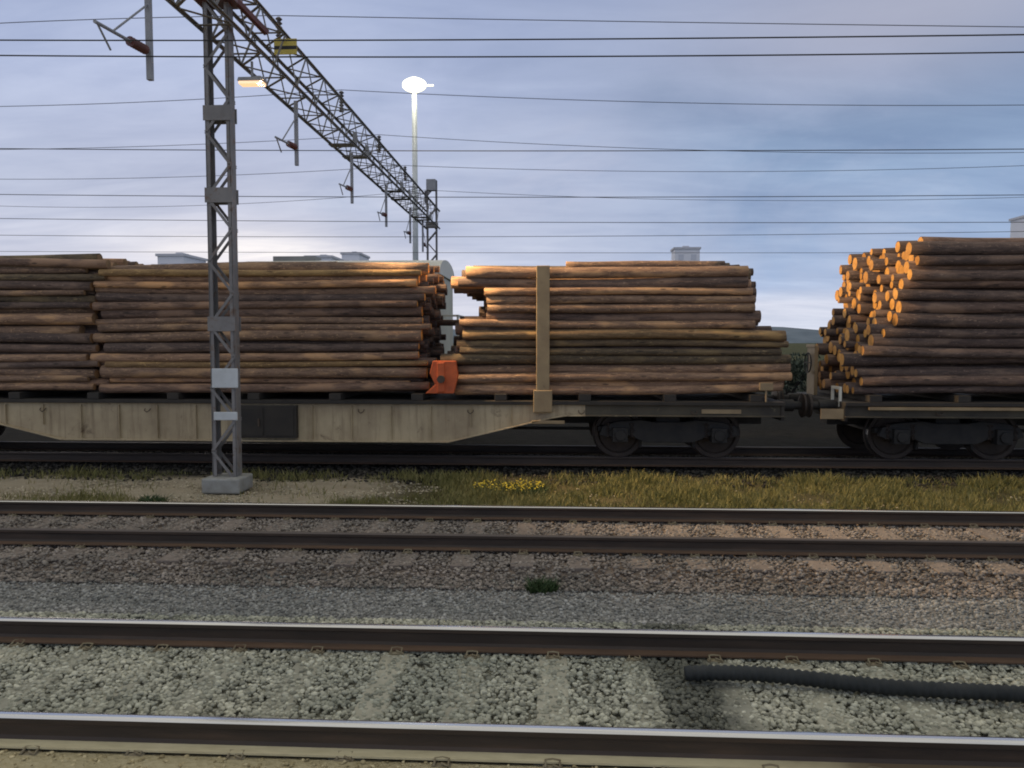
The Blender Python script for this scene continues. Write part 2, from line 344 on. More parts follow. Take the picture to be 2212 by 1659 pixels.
def bed(name, y0, y1, dens, smin, smax, matl, label, cat, zoff=0., keep=None):
    y = rng.uniform(y0, y1, int((y1-y0)*dens*26)); x = rng.uniform(-13, 13, len(y))
    k = np.abs(x+.05*y) < .76*y+1.2
    if keep is not None: k &= keep(x, y)
    x, y = x[k], y[k]; z = np.array([gz(q) for q in y])+zoff+rng.uniform(-.006, .012, len(x))
    o = stones(name, x, y, z, rng.uniform(smin, smax, len(x)), matl); tag(o, label, cat, kind='stuff'); return o
bed('ballast', 4.30, 6.45, 1700, .011, .024, M['st_pale'], 'pale dusty grey green ballast stones around the nearest track', 'ballast', .027)
bed('ballast', 3.6, 4.19, 420, .006, .016, M['st_tan'], 'tan gravel with painted window glow in front of the nearest rail', 'gravel', -.002)
bed('gravel', 6.4, 7.85, 1300, .009, .022, M['st_grey'], 'grey gravel strip lying between the two empty tracks', 'gravel', 0)
bed('ballast', 7.5, 10.9, 750, .012, .026, M['st_brown'], 'rust brown ballast stones around the second track', 'ballast', .026)
bed('gravel', 10.8, 13.4, 260, .010, .024, M['st_sand'], 'sandy gravel patch in front of the log wagon at left', 'gravel', .0, lambda x, y: (x < -2.2+.5*np.sin(y*5)) | (rng.uniform(0, 1, len(x)) < .12))
bed('ballast', 13.3, 16.8, 160, .02, .04, M['st_dark'], 'dark ballast with painted shade beneath the log wagons', 'ballast', .0)

# ------------------------------------------------------------------ track
def rail_prof(y):
    h = [(.075, -.172), (.075, -.160), (.020, -.146), (.0085, -.125), (.0085, -.055), (.034, -.041), (.036, -.012), (.029, -.002), (.012, 0.001)]
    pr = [(-a, b2) for a, b2 in h]; return [(y+a, z) for a, z in pr]+[(y+a, z) for a, z in reversed(h)]
def rail(y, label, top='railtop', dusty=False):
    foot = M['raildust_glow'] if dusty else M['railfoot']  # dusty foot also carries the painted window glow
    pr = rail_prof(0); n = len(pr); mis = [0]*n
    for i in (6, 7, 8, 9, 10): mis[i] = 1
    mis[0] = 2; mis[1] = 2
    mb = MB(); mb.prism_x(pr, list(np.arange(-60, 61, 6)), mis)
    o = mb.build('rail', [M['rail'], M[top], foot], None, (0, y, 0)); tag(o, label, 'rail'); return o
Y1, Y2, Y3 = 5.025, 9.36, 15.33
rail(4.27, 'nearest rail, shiny top and dusty foot with painted window glow, along the bottom of the photo', dusty=True)
rail(5.78, 'shiny topped rail behind the black hose on the nearest track')
rail(8.60, 'dull rusty rail, nearer one of the second track', 'raildull')
rail(10.12, 'rail with a thin bright top edge bordering the grass strip')
rail(14.58, 'dark rail under the near wheels of the log wagons', 'raildull')
rail(16.08, 'dark rail under the far wheels of the log wagons', 'raildull')

def sleeper_proto(conc, ys):
    mb = MB()
    if conc:
        pr = [(-.13, -.12), (.13, -.12), (.105, 0), (-.105, 0)]
        mb.prism_y(pr, -1.3, 1.3)
        o = mb.build('sleeper', M['sl_conc'], bevel=.012)
    else:
        mb.box(-.125, .125, -1.3, 1.3, -.13, 0); o = mb.build('sleeper', M['sl_wood'], bevel=.01)
    for q in ys:
        for sd in (-1, 1):
            c = MB(); cy = q+sd*.085
            c.box(-.055, .055, cy-.03, cy+.03, .001, .016)
            c.tube([(-.04, cy+sd*.03, .02), (-.04, cy-sd*.02, .036), (0, cy-sd*.03, .036), (.04, cy-sd*.02, .036), (.04, cy+sd*.03, .02), (0, cy+sd*.015, .03)], .0075, 6)
            c.build('rail_clip', M['clip'], o, smooth=True)
    return o
def lay(proto, yc, zt, pitch, x0, x1, label, group):
    first = True; x = x0
    while x < x1:
        o = proto if first else copy_tree(proto); first = False
        o.location = (x+random.uniform(-.02, .02), yc+random.uniform(-.02, .02), zt+random.uniform(-.004, .004)); o.rotation_euler = (0, 0, random.uniform(-.012, .012))
        tag(o, label, 'sleeper', group); x += pitch
lay(sleeper_proto(True, (-.75, .75)), Y1, -.196, .6, -6.6, 7.0, 'pale concrete sleeper set flush in dusty ballast under the nearest track', 'sleepers of the nearest track')
lay(sleeper_proto(False, (-.76, .76)), Y2, -.198, .64, -9.3, 9.3, 'brown stained sleeper half buried in brown ballast under the second track', 'sleepers of the second track')

# black hose lying between the rails of the nearest track
pts = []
for i in range(60):
    t = i/59; x = .93+t*2.9; pts.append((x, 5.29-.29*t**1.2+.03*math.sin(t*7), -.115+.012*math.sin(t*11)))
rr = [.052+.005*(i % 2) for i in range(60)]; rr[0] = .035
pts2, rr2 = [], []
for i in range(59):
    for s_ in range(4):
        a, b2 = Vector(pts[i]), Vector(pts[i+1]); pts2.append(a.lerp(b2, s_/4)); rr2.append(.047 if s_ < 2 else .055)
o = MB().tube(pts2, rr2, 14).build('hose', M['rubber'], smooth=True)
tag(o, 'thick black corrugated hose lying across sleepers of the nearest track', 'hose')

# ------------------------------------------------------------------ grass and weeds
def blades(name, x, y, z, h, w, matl, lean=.5, shade=None):
    n = len(x); a = rng.uniform(0, 2*PI, n); l = rng.uniform(.1, lean, n)*h; b2 = rng.uniform(0, 2*PI, n)
    dx, dy = np.cos(a)*w/2, np.sin(a)*w/2; lx, ly = np.cos(b2)*l, np.sin(b2)*l
    P = lambda f, ww, zz: (np.stack([x+lx*f-dx*ww, y+ly*f-dy*ww, z+h*zz], 1), np.stack([x+lx*f+dx*ww, y+ly*f+dy*ww, z+h*zz], 1))
    A, B = P(0, 1, 0); C, D = P(.35, .8, .55); E, F = P(1, .12, 1)
    V = np.stack([A, B, C, D, E, F], 1).reshape(-1, 3); k = 6*np.arange(n)[:, None, None]
    Fc = (np.array([[0, 1, 3, 2], [2, 3, 5, 4]])[None]+k).reshape(-1, 4)
    sh = rng.uniform(0, 1, n) if shade is None else shade
    return np_mesh(name, V, Fc, matl, np.repeat(sh, 6))
def clump(x, y):
    return .5+.25*np.sin(x*1.9+y*1.3)+.18*np.sin(x*4.3-y*3.7+1)+.12*np.sin(x*9.1+y*6)
N = 150000; x = rng.uniform(-12.5, 13.5, N); y = rng.uniform(10.75, 13.75, N)
dens = np.clip(clump(x, y)*1.2, .05, 1)*np.where(x > -2.6+.8*np.sin(y*2.1), 1, np.where((y < 11.9) & (x < -6.5), .5, np.where(y > 13.3, .4, .03)))
k = rng.uniform(0, 1, N) < dens; x, y = x[k], y[k]
h = rng.uniform(.05, .15, len(x))*(.6+.8*clump(x, y)); z = np.array([gz(q) for q in y])-.01
o = blades('grass', x, y, z, h, rng.uniform(.008, .018, len(x)), M['grass'], .8, np.clip(rng.normal(.45, .2, len(x))+.3*(clump(x*.5, y)-.5), 0, 1))
tag(o, 'olive green rough grass growing between the second track and the log wagons', 'grass', kind='stuff')

def weed(px, py, Y, r, n, h, label, cat, matl, name, flowers=0):
    p = at(px, py, Y); z0 = gz(Y); root = empty(name, (p.x, Y, z0), label=label, cat=cat)
    a = rng.uniform(0, 2*PI, n); q = r*np.sqrt(rng.uniform(0, 1, n))
    o = blades('foliage', q*np.cos(a), q*np.sin(a)*.7, np.zeros(n), rng.uniform(.4, 1, n)*h, rng.uniform(.008, .02, n), matl, 1.3); o.parent = root
    if flowers:
        a = rng.uniform(0, 2*PI, flowers); q = r*np.sqrt(rng.uniform(0, 1, flowers))
        f = stones('blossom', q*np.cos(a), q*np.sin(a)*.7, rng.uniform(.6, 1.05, flowers)*h, rng.uniform(.010, .020, flowers), M['flower']); f.parent = root
    return root
weed(1172, 1275, 7.55, .16, 420, .13, 'small dark green weed tuft alone on the grey gravel', 'weed', M['weed'], 'weed')
weed(1100, 1040, 12.7, .62, 700, .15, 'low yellow flowering weed in the grass before the wagon', 'plant', M['weed'], 'flowering_weed', 170)
weed(330, 1075, 11.6, .22, 240, .13, 'small green weed on the sandy patch behind the second track', 'weed', M['weed'], 'weed')

# ------------------------------------------------------------------ log wagons
YN, YF = 13.98, 16.62          # near and far side of the wagons
def make_wagon():
    """flat wagon with deep fish belly side sills; right headstock at x = 0, runs to -19.4"""
    root = empty('log_wagon'); L = 19.4
    for yy_, sgn, nm in ((YN, 1, 'near'), (YF, -1, 'far')):
        mb = MB(); y0, y1 = (yy_, yy_+.02) if sgn > 0 else (yy_-.02, yy_)
        prof = [(-3.55, 1.03), (-3.55, .84), (-3.9, .84), (-4.15, .80), (-6.05, .345), (-L+6.05, .345), (-L+4.15, .80), (-L+3.9, .84), (-L+3.55, .84), (-L+3.55, 1.03)]
        for xa_, xb_ in ((-3.548, 0), (-L, -L+3.548)):
            e_ = MB(); e_.box(xa_, xb_, y0, y1, .84, 1.03); e_.bar((xa_, yy_-.045*sgn, .84), (xb_, yy_-.045*sgn, .84), .11, .022); e_.build('sill_end', M['sill_end'], root, bevel=.004)
        mb.prism_y(list(reversed(prof)), y0, y1)
        for i in range(len(prof)-1):         # flange along the bottom edge
            if i in (0, 8): continue
            a, b2 = prof[i], prof[i+1]; yb = yy_-.045*sgn
            mb.bar((a[0], yb, a[1]), (b2[0], yb, b2[1]), .11, .022)
        for q in range(14):                  # stiffeners
            x = -4.9-q*.735
            if abs(x+9.7) < .75: continue
            zb = .37 if -L+6.1 < x < -6.1 else .62
            mb.box(x-.007, x+.007, yy_-.05 if sgn > 0 else yy_-.0, yy_ if sgn > 0 else yy_+.05, zb, 1.0)
        mb.build('side_sill', M['chassis'], root, bevel=.004)
    mb = MB(); mb.box(-L, 0, YN-.07, YF+.07, 1.034, 1.10); mb.build('deck', M['chassis_dark'], root, bevel=.006)
    MB().box(-L+.1, -.1, 15.1, 15.5, .58, 1.03).build('centre_sill', M['bogie'], root)
    mb = MB().tube([(-7.2, 15.0, .62), (-6.5, 15.0, .62)], .2, 16).tube([(-16, 14.9, .5), (-3.4, 14.9, .5)], .03, 8).box(-12.9, -12.2, 14.4, 16.2, .45, .75)
    mb.build('brake_gear', M['bogie'], root)
    for k in range(13):
        x = -.5-k*1.53; mb = MB(); mb.box(x-.11, x+.11, YN-.04, YF+.04, 1.103, 1.225); mb.build('load_bearer', M['chassis_dark'], root, bevel=.008)
    for x in (-.06, -L): MB().box(x, x+.06, YN-.03, YF+.03, .76, 1.031).build('headstock', M['chassis_dark'], root, bevel=.006)
    # dark box on the middle of the sill
    mb = MB(); mb.box(-10.05, -8.85, YN-.12, YN-.002, .40, 1.0); mb.box(-10.0, -9.47, YN-.135, YN-.121, .44, .96); mb.box(-9.43, -8.9, YN-.135, YN-.121, .44, .96)
    eb = mb.build('dark_sill_box', M['chassis_dark'], root, bevel=.006)
    MB().box(-9.56, -9.53, YN-.16, YN-.136, .62, .76).build('handle', M['stake_dark'], eb)
    for x in (-2.0, -L+2.0): bogie(root, x)
    for x, sg in ((0, 1), (-L, -1)):
        for y in (14.45, 16.2):
            bf = MB().tube([(x, y, 1.0), (x+sg*.30, y, 1.0)], .11, 16).tube([(x+sg*.30, y, 1.0), (x+sg*.44, y, 1.0)], .075, 14).build('buffer', M['bogie'], root, smooth=False)
            MB().tube([(x+sg*.44, y, 1.0), (x+sg*.455, y, 1.0), (x+sg*.49, y, 1.0)], [.15, .225, .215], 20).build('buffer_head', M['wheel'], bf)
        MB().tube([(x, 15.33, .95), (x+sg*.25, 15.33, .95), (x+sg*.33, 15.33, 1.0), (x+sg*.36, 15.33, .93), (x+sg*.25, 15.33, .84)], .035, 8).build('coupling_hook', M['bogie'], root, smooth=True)
    # small fittings seen on the sill: lashing rings, pale data plates
    for k in range(9):
        x = -1.6-k*2.02; MB().tube([(x-.05, YN-.02, .93), (x-.05, YN-.055, .9), (x, YN-.06, .865), (x+.05, YN-.055, .9), (x+.05, YN-.02, .93)], .009, 6).build('lashing_ring', M['stake_dark'], root, smooth=True)
    return root
def bogie(root, xc):
    b_ = MB(); 
    for y in (14.28, 16.38):
        pr = [(-1.28, .46), (-1.22, .62), (-.98, .70), (-.5, .74), (-.28, .70), (.28, .70), (.5, .74), (.98, .70), (1.22, .62), (1.28, .46), (1.12, .40), (.72, .44), (.45, .32), (-.45, .32), (-.72, .44), (-1.12, .40)]
        b_.prism_y([(xc+a, z) for a, z in reversed(pr)], y-.06, y+.06)
    b_.box(xc-.22, xc+.22, 14.35, 16.31, .52, .83); b_.box(xc-1.3, xc-1.2, 14.35, 16.31, .5, .6); b_.box(xc+1.2, xc+1.3, 14.35, 16.31, .5, .6)
    fr = b_.build('bogie', M['bogie'], root, bevel=.015)
    for sx in (-.9, .9):
        for y, d in ((14.585, -1), (16.075, 1)):
            mb = MB()
            n = 40; x = xc+sx
            ring = [(.07, .10), (.10, .10), (.12, .05), (.36, .03), (.385, .06), (.46, .06)]
            # wheel: hub, dished web, rim, tread, flange
            prof = [(.0, d*.12), (.10, d*.12), (.12, d*.05), (.355, d*.025), (.385, d*.065), (.455, d*.065), (.46, 0), (.465, -d*.04), (.49, -d*.05), (.49, -d*.07), (.38, -d*.07), (.36, -d*.02), (.0, -d*.02)]
            st = len(mb.v)
            for j in range(n):
                a = 2*PI*j/n
                for r_, o_ in prof: mb.v.append((x+r_*math.cos(a), y+o_, .46+r_*math.sin(a)))
            kp = len(prof)
            for j in range(n):
                jn = (j+1) % n
                for i in range(kp-1): mb.f.append((st+j*kp+i, st+j*kp+i+1, st+jn*kp+i+1, st+jn*kp+i)); mb.m.append(1 if i in (5, 6) else 0)
            mb.build('wheel', [M['wheel'], M['tread']], fr)
        for y in (14.24, 16.42):
            ab = MB(); ab.box(xc+sx-.14, xc+sx+.14, y-.11, y+.11, .33, .60); ab.tube([(xc+sx, y-.15, .46), (xc+sx, y+.15, .46)], .10, 16)
            ab.build('axle_box', M['bogie'], fr, bevel=.012)
            for q in (-.22, .22):
                MB().tube([(xc+sx+q+.045*math.cos(t*1.9), y+.045*math.sin(t*1.9), .40+t*.0105) for t in range(28)], .014, 6).build('spring', M['wheel'], fr, smooth=True)
            MB().tube([(xc+sx, 14.5, .46), (xc+sx, 16.15, .46)], .075, 12).build('axle', M['wheel'], fr) if y < 15 else None
    MB().box(xc-.52, xc-.47, 14.45, 14.7, .2, .75).box(xc+.47, xc+.52, 14.45, 14.7, .2, .75).build('brake_hanger', M['bogie'], fr)

def stake(root, x, h, w, matl, far=True):
    for y in (YN-.055, YF+.055) if far else (YN-.055,):
        mb = MB(); mb.box(x-w/2, x+w/2, y-.05, y+.05, 1.04, 1.22+h)
        mb.box(x-w/2-.05, x+w/2+.05, y-.065, y+.065, .90, 1.30)
        mb.build('stake', matl, root, bevel=.012)

wa = make_wagon(); wa.location = (4.15, 0, 0)
wb = copy_tree(wa); wb.location = (5.2+19.4, 0, 0)
tag(wa, 'long flat log wagon with tan fish belly side sill, across left and middle', 'freight wagon')
tag(wb, 'log wagon at right edge carrying the tallest load with orange log ends', 'freight wagon')
for gx, w, mt, h in ((-.17, .24, 'stake', 2.32), (-13.2, .10, 'stake_dark', 2.2)):
    stake(wa, gx-4.15, h, w, M[mt])
for gx in (10.4,): stake(wb, gx-24.6, 1.6, .09, M['stake_dark'])
# orange stake foot between the two middle loads, on wagon A
gx = at(955, 815, 13.95).x-4.15
mb = MB(); mb.prism_y([(gx-.30, 1.235), (gx+.22, 1.235), (gx+.30, 1.55), (gx+.26, 1.83), (gx-.16, 1.83), (gx-.22, 1.6), (gx-.12, 1.4)], YN-.10, YN+.03)
mb.box(gx-.08, gx+.06, YN-.13, YN-.103, 1.26, 1.8)
cw = mb.build('winch_housing', M['orange'], wa, bevel=.02); cw['label'] = 'orange red winch housing in the gap between loads'
MB().tube([(gx, YN-.22, 1.5), (gx, YN-.135, 1.5)], .07, 14).build('winch_drum', M['stake_dark'], cw)
# tan bar under the taper of the sill, pale plates near the bogies
xa = at(1160, 912, 13.9).x-4.15
MB().box(xa-.1, xa+.5, YN-.10, YN-.03, .69, .75).build('brake_lever', M['stake'], wa, bevel=.01)
xa = at(1560, 888, 13.9).x-4.15
MB().box(xa-.35, xa+.35, YN-.02, YN-.004, .885, .96).build('data_plate', M['stake'], wa)
xa = at(1655, 828, 13.9).x-4.15
MB().box(xa-.12, xa+.12, YN-.11, YN-.075, 1.31, 1.45).box(xa-.015, xa+.015, YN-.10, YN-.076, 1.1, 1.308).build('lamp_bracket', M['stake'], wa, bevel=.008)
# end panel and brake stand on wagon B
mb = MB(); mb.box(-19.34, -19.27, 15.75, 16.2, 1.105, 2.1); mb.box(-19.355, -19.342, 15.70, 16.25, 2.06, 2.12)
ep = mb.build('brake_stand', M['stake'], wb, bevel=.01)
MB().tube([(-19.40, 15.97+.2*math.cos(a), 1.75+.2*math.sin(a)) for a in np.linspace(0, 2*PI, 25)], .014, 6).bar((-19.40, 15.77, 1.75), (-19.40, 16.17, 1.75), .018).bar((-19.40, 15.97, 1.55), (-19.40, 15.97, 1.95), .018).build('brake_wheel', M['bogie'], ep)
MB().box(-19.405, -19.36, 14.2, 14.62, 1.31, 1.36).box(-19.405, -19.36, 14.2, 14.24, 1.0, 1.308).box(-19.405, -19.36, 14.58, 14.62, 1.0, 1.308).build('handrail', M['cream_pale'], wb)
xa = at(1800, 905, 13.9).x-24.6
MB().box(xa-.2, xa+.2, YN-.02, YN-.004, .80, .98).build('data_plate', M['stake'], wb)
MB().box(-19.0, -14.5, YN-.11, YN-.075, .97, 1.02).build('hand_rail_bar', M['stake'], wb)

# ------------------------------------------------------------------ logs
def pack(y0, y1, z0, top, rmin, rmax, seed):
    """pile round logs between the stakes: drop each to the lowest free hollow"""
    R = random.Random(seed); cs = []
    while True:
        r = R.triangular(rmin, rmax, rmin+.35*(rmax-rmin)); best = None
        cand = [(y0+r, None), (y1-r, None)]
        pts = [(R.uniform(y0+r, y1-r), z0+r) for _ in range(4)]+[(y0+r, z0+r), (y1-r, z0+r)]
        for i, (ya, za, ra) in enumerate(cs):
            if za < (max(c[1] for c in cs)-.9): continue
            D = ra+r
            for yw in (y0+r, y1-r):
                dy = yw-ya
                if abs(dy) < D: pts.append((yw, za+math.sqrt(D*D-dy*dy)))
            if abs(z0+r-za) < D:
                s_ = math.sqrt(D*D-(z0+r-za)**2); pts += [(ya+s_, z0+r), (ya-s_, z0+r)]
            for yb, zb, rb in cs[i+1:]:
                E = rb+r; dx, dz = yb-ya, zb-za; d = math.hypot(dx, dz)
                if d > D+E or d < 1e-6: continue
                a = (D*D-E*E+d*d)/(2*d); h2 = D*D-a*a
                if h2 < 0: continue
                h_ = math.sqrt(h2); mx, mz = ya+a*dx/d, za+a*dz/d
                pts += [(mx-h_*dz/d, mz+h_*dx/d), (mx+h_*dz/d, mz-h_*dx/d)]
        for (py, pz) in pts:
            if py < y0+r-1e-6 or py > y1-r+1e-6 or pz < z0+r-1e-6: continue
            if any((py-a)**2+(pz-b2)**2 < (r+c-1e-5)**2 for a, b2, c in cs): continue
            sc = pz+R.uniform(0, .05)
            if best is None or sc < best[0]: best = (sc, py, pz)
        if best is None: break
        if best[2]+r > top(best[1]): 
            break
        cs.append((best[1], best[2], r))
        if len(cs) > 290: break
    return cs
interior = MB()
def log_mesh(r, L, seed):
    R = random.Random(seed); k = 14; n = 12; pts, rr = [], []
    tp = R.uniform(.08, .30)*R.choice((-1, 1)); by, bz = R.uniform(-.5, .5)*r*.5, R.uniform(-.6, .6)*r*.7; w_ = R.uniform(0, 6)
    for i in range(k):
        t = i/(k-1); s_ = math.sin(PI*t)
        pts.append(((t-.5)*L, by*s_, bz*s_+.10*r*math.sin(w_+t*7))); rr.append(r*(1+tp*(t-.5)-.03+R.uniform(-.035, .02)))
    return pts, rr
def disc(px, r, face):
    mb = MB(); n = 12; x = px
    mb.v = [(x, r*math.cos(2*PI*j/n), r*math.sin(2*PI*j/n)) for j in range(n)]+[(x+face*.004, 0, 0)]
    for j in range(n): mb.f.append((j, (j+1) % n, n)); mb.m.append(0)
    return mb
def load(seed, x0, x1, top, mats, labels, group, ends, rmin=.075, rmax=.165, end_all=False, left=None, right=None, cut='cut', strays=()):
    cs = pack(YN+.06, YF-.06, 1.232, top, rmin, rmax, seed); R = random.Random(seed+5); n_ind = 0; span = {}
    for sa, sb, f in strays:      # odd logs lying on the crest
        y = YN+f*(YF-YN); r = .08; z = max(b2+math.sqrt((c+r)**2-(a-y)**2) for a, b2, c in cs if abs(a-y) < c+r); span[len(cs)] = (sa, sb); cs.append((y, z, r))
    for i, (y, z, r) in enumerate(cs):
        # does the near side or the top of this log show?
        def hid(dy, dz):
            for s_ in (-.7, -.35, 0, .35, .7):
                ok = True
                for j, (a, b2, c) in enumerate(cs):
                    if j == i: continue
                    vx, vz = a-y, b2-(z) ; px, pz = -dz*s_*r, dy*s_*r
                    t = (vx-px)*dy+(vz-pz)*dz
                    if t > 0 and math.hypot(vx-px-t*dy, vz-pz-t*dz) < c: ok = False; break
                if ok: return False
            return True
        seen = not hid(-1, 0) or not hid(-.7, .71) or not hid(0, 1)
        xa = (left(y, z) if left else x0)+R.gauss(0, .11); xb = (right(y, z) if right else x1)+R.gauss(0, .11)
        if R.random() < .12: xb += R.uniform(-.3, .25)
        if R.random() < .12: xa += R.uniform(-.25, .3)
        if i in span: xa, xb = span[i]
        L = xb-xa; xc = (xa+xb)/2; pts, rr = log_mesh(r, L, seed*1000+i)
        if not (seen or end_all):
            interior.tube([(p[0]+xc, p[1]+y, p[2]+z) for p in (pts[0], pts[-1])], [rr[0], rr[-1]], 10); continue
        n_ind += 1
        mb = MB().tube(pts, rr, 12)
        o = mb.build('log', [M[R.choice(mats)], M[cut]], None, (xc, y, z), smooth=True)
        o.rotation_euler = (R.uniform(0, 6.28) if False else 0, R.uniform(-.011, .011), R.uniform(-.006, .006))
        for f in o.data.polygons:
            if len(f.vertices) > 4: f.use_smooth = False; f.material_index = 0 if ((f.center.x > 0) == (ends[0] > 0) if ends else False) else 1
        hi = z > top(y)-.30
        tag(o, labels[0] if hi else labels[1], 'log', group)
        for e in ends:
            d = disc(pts[-1][0]+.003 if e > 0 else pts[0][0]-.003, (rr[-1] if e > 0 else rr[0])*.94, e).build('cut_end', M[cut], o)
    print('LOGS', group, len(cs), n_ind)
def crest(zt, sag=.10, bias=0): return lambda y: zt+sag*math.sin(PI*(y-YN)/(YF-YN))
load(21, -13.7, -8.60, crest(3.80), ['bark_olive', 'bark_dark', 'bark'], ('dull brown log on the crest of the leftmost load', 'dull brown log below the crest of the leftmost load'), 'logs of the leftmost load', (1,), .055, .125, cut='cut_dull')
load(34, -8.55, -2.38, crest(3.62), ['bark', 'bark', 'bark', 'bark_dark', 'bark_dark', 'bark_gold'], ('brown bark log along the top of the load left of the orange winch', 'brown bark log below the top of the load left of the orange winch'), 'logs of the load left of the orange winch', (1,), .055, .125, strays=((-7.9, -4.2, .35), (-6.2, -2.3, .62)))
load(47, -1.75, 4.1, crest(3.66), ['bark', 'bark', 'bark', 'bark_dark', 'bark_olive'], ('brown log along the top of the load behind the tan stake', 'brown bark log below the top of the load behind the tan stake'), 'logs of the load behind the tan stake', (), .06, .135, right=lambda y, z: 4.15 if z < 2.35 else 3.62, left=lambda y, z: -1.25 if 2.6 < z < 3.1 else (-1.72 if z > 2 else -1.9), strays=((.25, 3.2, .25),))
load(58, 5.7, 11.6, crest(4.03, .08), ['bark_dark'], ('dark barked log on the crest of the right hand load', 'dark barked log with orange sawn end below the crest of the right hand load'), 'logs of the right hand load', (-1,), .065, .14, True,
     left=lambda y, z: 5.42+.66*max(0, (z-1.3))/2.6+.05*math.sin(z*5)+.56*(1-(y-YN)/2.64)*max(0, (z-1.3))/2.6)
o = interior.build('stacked_logs', M['bark_dark'], smooth=False); tag(o, 'brown logs buried inside the wagon loads', 'logs', kind='stuff')

# ------------------------------------------------------------------ overhead line gantry
GX, GN, GF = -5.42, 12.5, 34.7
gan = empty('overhead_line_gantry', (GX, GN, gz(GN)), label='lattice steel gantry carrying overhead wires across the yard at left', cat='gantry')
def lp(x, y, z): return (x-GX, y-GN, z-gz(GN))
ZB, ZT, BW = 7.26, 8.04, .60
def mast(Y, ztop, w, seedx, nb):
    mb = MB(); z0 = -.25; T = .11
    lean = (lambda z: (GX-.012*(z-3)*0))
    for sx in (-1, 1):
        x = sx*w/2
        for (a, b2, c, d) in ((x-.008, x+.008, -.10, .10), (x-sx*.06 if sx > 0 else x, x if sx > 0 else x+.06, -.10, -.085), (x-.06 if sx > 0 else x, x if sx > 0 else x+.06, .085, .10)):
            pts = lp(GX, Y, 0); mb.box(a, b2, pts[1]+c, pts[1]+d, pts[2]+z0+.2, pts[2]+ztop)
    yb = lp(0, Y, 0)[1]; zb = lp(0, 0, 0)[2]; n = int((ztop-z0)/.52)
    for i in range(n):
        za = z0+.1+i*.52
        for yo in (-.108, .108):
            s_ = 1 if i % 2 else -1
            mb.bar((-s_*w/2, yb+yo, zb+za), (s_*w/2, yb+yo, zb+za+.52), .014, .045)
    m_ = mb.build('mast', M['mast'], gan)
    for zc in nb:
        MB().box(-w/2-.03, w/2+.03, yb-.125, yb-.113, zb+zc-.12, zb+zc+.12).box(-w/2-.03, w/2+.03, yb+.113, yb+.125, zb+zc-.12, zb+zc+.12).build('batten_plate', M['mast'], m_)
    return m_
zz = lambda py, Y: at(470, py, Y).z
nm = mast(GN, 8.3, .40, 0, (zz(248, GN), zz(424, GN), zz(700, GN)))
fm = mast(GF, 9.35, .46, 0, (zz(490, GF), 5.0))
MB().box(-.32, .32, -.3, .3, .02, .27).build('foundation', M['concrete'], gan, bevel=.03)
MB().box(-.4, .4, GF-GN-.4, GF-GN+.4, -.05, .35).build('foundation', M['concrete'], gan, bevel=.03)
MB().cbox(0, GF-GN-.14, 9.45, .42, .28, .5).build('line_switch', M['galv'], gan, bevel=.02)
def plate(py0, py1, w, name, xo=0.05):
    za, zb = at(490, py1, GN-.15).z, at(490, py0, GN-.15).z; zo = gz(GN)
    MB().box(xo-w/2, xo+w/2, -.150, -.128, za-zo, zb-zo).build(name, M['white'], nm, bevel=.01)
plate(796, 838, .44, 'number_plate'); plate(890, 908, .40, 'earth_plate')
# beam: four chords laced on every side, going away across the tracks and a little over the near ones
bm_ = MB(); y0, y1 = lp(0, 8.6, 0)[1], lp(0, GF+.3, 0)[1]; zb_, zt_ = lp(0, 0, ZB)[2], lp(0, 0, ZT)[2]
for sx in (-1, 1):
    for zc in (zb_, zt_):
        bm_.box(sx*BW/2-.045, sx*BW/2+.045, y0, y1, zc-.007, zc+.007); bm_.box(sx*BW/2-.006, sx*BW/2+.006, y0, y1, zc-.045, zc+.045)
n = int((y1-y0)/.62)
for i in range(n):
    ya = y0+i*.62; yb = ya+.62; s_ = 1 if i % 2 else -1
    for sx in (-1, 1): bm_.bar((sx*BW/2+sx*.012, ya, zb_ if s_ > 0 else zt_), (sx*BW/2+sx*.012, yb, zt_ if s_ > 0 else zb_), .012, .05)
    for zc in (zb_-.014, zt_+.014): bm_.bar((-s_*BW/2, ya, zc), (s_*BW/2, yb, zc), .05, .012)
    if i % 2 == 0:
        for zc in (zb_-.03, zt_+.03): bm_.bar((-BW/2, ya, zc), (BW/2, ya, zc), .06, .012)
bm_.build('beam', M['truss'], gan)
# red brown bracket at the near mast head
MB().box(-.32, .34, -.20, .2, lp(0, 0, 7.62)[2], lp(0, 0, 7.76)[2]).bar((.28, 0, lp(0, 0, 7.7)[2]), (.62, .5, lp(0, 0, 7.35)[2]), .09).build('mast_bracket', M['redbrown'], gan, bevel=.01)
# gussets on the beam
for yg in (19.9, 21.2, 26.0, 27.5, 31.5, 32.2):
    yl = yg-GN; MB().box(-BW/2-.03, BW/2+.03, yl-.16, yl+.16, zb_-.05, zb_-.037).box(BW/2+.024, BW/2+.036, yl-.2, yl+.2, zb_, zb_+.28).build('gusset_plate', M['truss'], gan)
# yellow sign plate on the beam
yl = 14.75-GN
sg = MB().box(BW/2-.18, BW/2+.26, yl-.05, yl-.03, lp(0, 0, at(585, 118, 14.7).z)[2], lp(0, 0, at(585, 84, 14.7).z)[2]).build('warning_sign', M['yellow'], gan, bevel=.004)
sg.parent = gan
zc = lp(0, 0, at(585, 102, 14.7).z)[2]
MB().box(BW/2-.178, BW/2+.258, yl-.053, yl-.0505, zc-.045, zc+.02).build('black_band', M['black'], sg)
